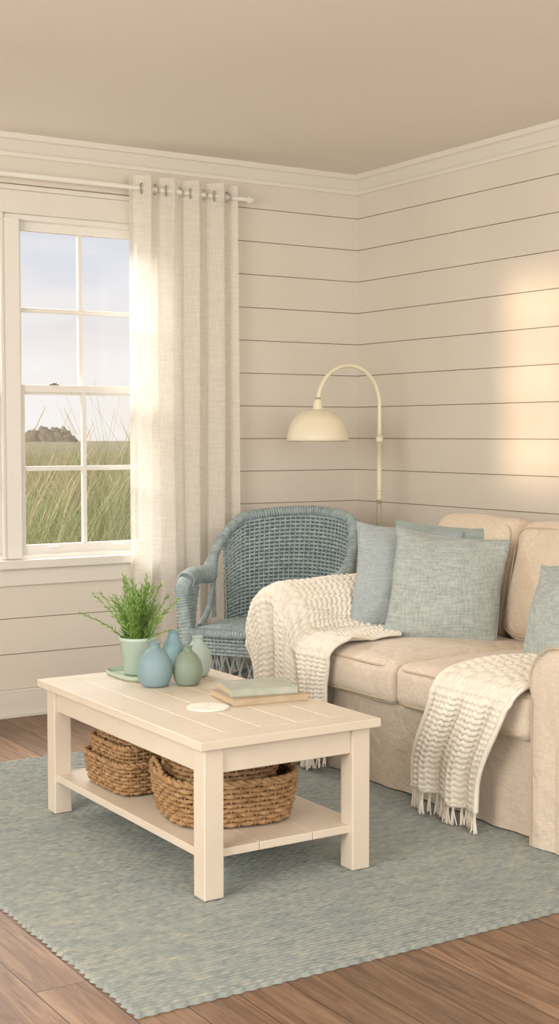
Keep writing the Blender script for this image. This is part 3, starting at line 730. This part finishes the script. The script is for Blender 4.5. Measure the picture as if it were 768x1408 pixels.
def throw2(s,w):
    sf=.36; W=.42; C0=3.41
    if s<sf:
        t=s/sf; x=3.42+(3.04-3.42)*t+.05*w*(1-t); y=C0-.02*(1-t)+.04*t+ W*(.5-w)*(.92)
        if y<3.25: y=3.25+(y-3.25)*.25
        z=.532-.020*max(0,(t-.5)*2)**2 + .014*abs(math.sin(w*13+t*2))
        return (x,y,z)
    t=(s-sf)/(1-sf); ycl=C0+.04+.13*sstep(t*1.2)
    y=ycl+W*(.5-w)*(.92-.02*t)
    if t<.2 and y<3.25: y=3.25+(y-3.25)*(.25+.75*t/.2)
    fo=(.018*math.sin(w*17+.5)+.008*math.sin(w*33+t*2))*sstep(t*3)
    if t<.14:
        a=t/.14*pi/2; return (3.04-.095*math.sin(a)+fo*.4,y,.512-.055*(1-math.cos(a))+.014*abs(math.sin(w*13+2))*(1-math.sin(a)))
    k=(t-.14)/.86
    return (2.935+fo,y,.457+(.092+.010*math.sin(w*6)-.457)*k)
knit("knitted_throw.001",throw2,.85,.42,fringe=.085,stitch=.026,amp=.012)

# ------------------------------------------------------------------ tabletop things
def vase(name,c,R_,h,mat,neck=.3,lip=.36):
    b=B(); pts=[(0,0),(R_*.55,0),(R_*.80,h*.06),(R_*.97,h*.24),(R_,h*.42),(R_*.88,h*.62),(R_*.58,h*.79),(R_*neck,h*.88),(R_*neck*.95,h*.95),(R_*lip,h*1.0)]
    P=spline(pts,44); P[:,0]=P[:,0].clip(0); inn=[(max(x-.004,.0),z) for x,z in P[::-1]]; inn=[p for p in inn if p[1]>.006]
    b.lathe(list(P)+inn+[(0,.006)],c,40); b.make(name,mat)
vase("glass_vase",(2.105,4.105,TZ),.0595,.150,mat_v1,.30,.36)
vase("glass_vase.001",(2.210,4.065,TZ),.050,.134,mat_v3,.30,.36)
vase("glass_vase.002",(2.285,4.31,TZ),.043,.150,mat_v2,.45,.52)
vase("glass_vase.003",(2.320,4.195,TZ),.048,.142,mat_v4,.40,.46)
def tray():
    b=B(); t=np.arange(64)/64*2*pi; G=[]
    for s,z in [(.001,.004),(.9,.004),(.95,.008),(.985,.018),(1.0,.018),(.985,.006),(.93,0),(.001,0)]:
        x,y=srect(t,.080*s if s>.01 else .0005,.125*s if s>.01 else .0005,3.5); G.append(np.stack([x+2.135,y+4.312,np.full(64,z+TZ)],-1))
    b.grid(np.array(G),cv=True); b.make("serving_tray",mat_tray,recalc=True)
tray()
def plant():
    e=empty("potted_herb"); c=(2.155,4.335,TZ+.0045)
    b=B(); b.lathe([(0,0),(.044,0),(.048,.004),(.064,.118),(.067,.12),(.067,.132),(.061,.132),(.059,.115),(0,.113)],c,40); b.make("pot",mat_pot,e)
    b=B(); b.lathe([(.0,.118),(.03,.12),(.0595,.116)][::-1],c,24); b.make("soil",mat_soil,e)
    b=B()
    for i in range(62):
        a=random.uniform(0,2*pi); r0=random.uniform(0,.048); lean=random.uniform(.0,.115)*(.4+r0/.04); h=random.uniform(.11,.245)*(1-.22*lean/.1)
        x0,y0=c[0]+r0*math.cos(a),c[1]+r0*math.sin(a); z0=c[2]+.115
        P=spline([(x0,y0,z0),(x0+lean*.35*math.cos(a),y0+lean*.35*math.sin(a),z0+h*.5),(x0+lean*math.cos(a),y0+lean*math.sin(a),z0+h)],12)
        b.tube(P,np.linspace(.0018,.0010,12),4,mi=1)
        nl=int(h/.0042)
        for k in range(nl):
            t=.08+.92*k/nl; q=t*11; j=min(int(q),10); p=P[j]*(1-(q-j))+P[j+1]*(q-j); T=P[j+1]-P[j]; T/=np.linalg.norm(T)
            ang=k*2.4+random.uniform(-.3,.3); d=np.array([math.cos(ang),math.sin(ang),0]); d=d-T*d.dot(T); d/=np.linalg.norm(d)
            L=random.uniform(.020,.033)*(1-.45*t*t); dv=d*.72+T*.70; sd=np.cross(T,d)*.0026
            b.v.append(np.array([p-sd*.5,p+dv*L*.5-sd,p+dv*L+T*.003,p+dv*L*.5+sd,p+sd*.5])); b.f.append([b.n+z for z in range(5)]); b.mi.append(0); b.n+=5
    b.make("foliage",[mat_leaf,mat_stem],e,smooth=False)
plant()
def books():
    e=empty("book_stack")
    for i,(cx,cy,w,d,h,rot,mc,z) in enumerate([(2.290,3.735,.260,.200,.022,-8,mat_cover2,0),(2.290,3.747,.225,.170,.024,-14,mat_cover1,.0225)]):
        b=B(); c=.0025
        b.box((-w/2,-d/2,0),(w/2,d/2,c),0); b.box((-w/2,-d/2,h-c),(w/2,d/2,h),0); b.box((-w/2,-d/2,c),(w/2,-d/2+.004,h-c),0)
        b.box((-w/2+.005,-d/2+.004,c),(w/2-.005,d/2-.005,h-c),1)
        b.xform(Matrix.Translation((cx,cy,TZ+z))@Matrix.Rotation(math.radians(rot),4,'Z')); b.make("book_%d"%(i+1),[mc,mat_page],e,smooth=False,bevel=.0012)
books()
def coaster():
    b=B(); t=np.arange(96)/96*2*pi; G=[]
    for s,z in [(.01,.004),(.2,.0065),(.35,.004),(.5,.0065),(.65,.004),(.8,.0065),(.9,.0045),(1.0,.005),(1.02,.002),(1.0,.0),(.01,.0)]:
        r=.064*s*(1+(.04*np.abs(np.sin(t*9)) if s>.85 else 0)); G.append(np.stack([2.075+r*np.cos(t),3.685+r*np.sin(t),TZ+z+.0008*np.sin(t*24)*(z>.003)],-1))
    b.grid(np.array(G),cv=True); b.make("crochet_coaster",mat_knit,recalc=True)
coaster()

# ------------------------------------------------------------------ lights & world
def area(name,loc,target,sx,sy,power,col):
    l=bpy.data.lights.new(name,'AREA'); l.shape='RECTANGLE'; l.size=sx; l.size_y=sy; l.energy=power; l.color=col
    o=bpy.data.objects.new(name,l); bpy.context.collection.objects.link(o); o.location=loc
    o.rotation_euler=(Vector(target)-Vector(loc)).to_track_quat('-Z','Y').to_euler(); return o
area("skylight_back_window",(2.2,8.0,3.9),(2.35,5.2,.6),3.0,1.8,400,(1.0,.98,.95))
area("skylight_left",(-1.25,2.6,1.6),(3.6,4.0,.7),2.6,1.5,132,(1.0,.955,.885))
area("fill_front",(1.2,-1.4,1.7),(2.6,5,1.3),3.6,1.6,94,(1.0,.965,.91))  # added soft fill behind the camera, lifts the dim interior
sl=bpy.data.lights.new("sun",'SUN'); sl.energy=2.3; sl.angle=math.radians(2.2); sl.color=(1.0,.72,.47)
so=bpy.data.objects.new("sun",sl); bpy.context.collection.objects.link(so); so.rotation_euler=Vector((.93,.35,-.060)).to_track_quat('-Z','Y').to_euler()

w=bpy.data.worlds.new("World"); bpy.context.scene.world=w; w.use_nodes=True; nt=w.node_tree; bg=nt.nodes["Background"]
tc=nt.nodes.new('ShaderNodeTexCoord'); sp=nt.nodes.new('ShaderNodeSeparateXYZ'); nt.links.new(tc.outputs['Generated'],sp.inputs[0])
r=nt.nodes.new('ShaderNodeValToRGB'); e=r.color_ramp.elements; e[0].position=0; e[0].color=S(250,236,220); e[1].position=.35; e[1].color=S(212,220,232)
x=e.new(.05); x.color=S(242,234,230); x=e.new(.12); x.color=S(226,228,236)
nt.links.new(sp.outputs[2],r.inputs[0])
mp=nt.nodes.new('ShaderNodeMapping'); mp.inputs['Scale'].default_value=(1.5,1.5,8); nt.links.new(tc.outputs['Generated'],mp.inputs[0])
nn=nt.nodes.new('ShaderNodeTexNoise'); nn.inputs['Scale'].default_value=2.8; nn.inputs['Detail'].default_value=6; nt.links.new(mp.outputs[0],nn.inputs['Vector'])
cr=nt.nodes.new('ShaderNodeValToRGB'); cr.color_ramp.elements[0].position=.40; cr.color_ramp.elements[1].position=.64; nt.links.new(nn.outputs['Fac'],cr.inputs[0])
mx=nt.nodes.new('ShaderNodeMix'); mx.data_type='RGBA'; nt.links.new(cr.outputs[0],mx.inputs['Factor']); nt.links.new(r.outputs[0],mx.inputs['A']); mx.inputs['B'].default_value=S(250,247,245)
nt.links.new(mx.outputs['Result'],bg.inputs[0]); bg.inputs[1].default_value=1.0
sc=bpy.context.scene
sc.view_settings.view_transform='Standard'; sc.view_settings.look='None'; sc.view_settings.exposure=0

# ------------------------------------------------------------------ camera
yaw=math.radians(32.4); t=math.radians(3.26)
F0=Vector((math.sin(yaw),math.cos(yaw),0)); R=Vector((math.cos(yaw),-math.sin(yaw),0)); Z=Vector((0,0,1))
F=F0*math.cos(t)-Z*math.sin(t); U=Z*math.cos(t)+F0*math.sin(t)
cam=bpy.data.cameras.new("camera"); cam.sensor_fit='VERTICAL'; cam.sensor_height=36; cam.lens=1880*36/1408; cam.clip_start=.05; cam.clip_end=1000
co=bpy.data.objects.new("camera",cam); bpy.context.collection.objects.link(co)
Mx=Matrix((R,U,-F)).transposed().to_4x4(); Mx.translation=Vector((0,0,1.328)); co.matrix_world=Mx
sc.camera=co
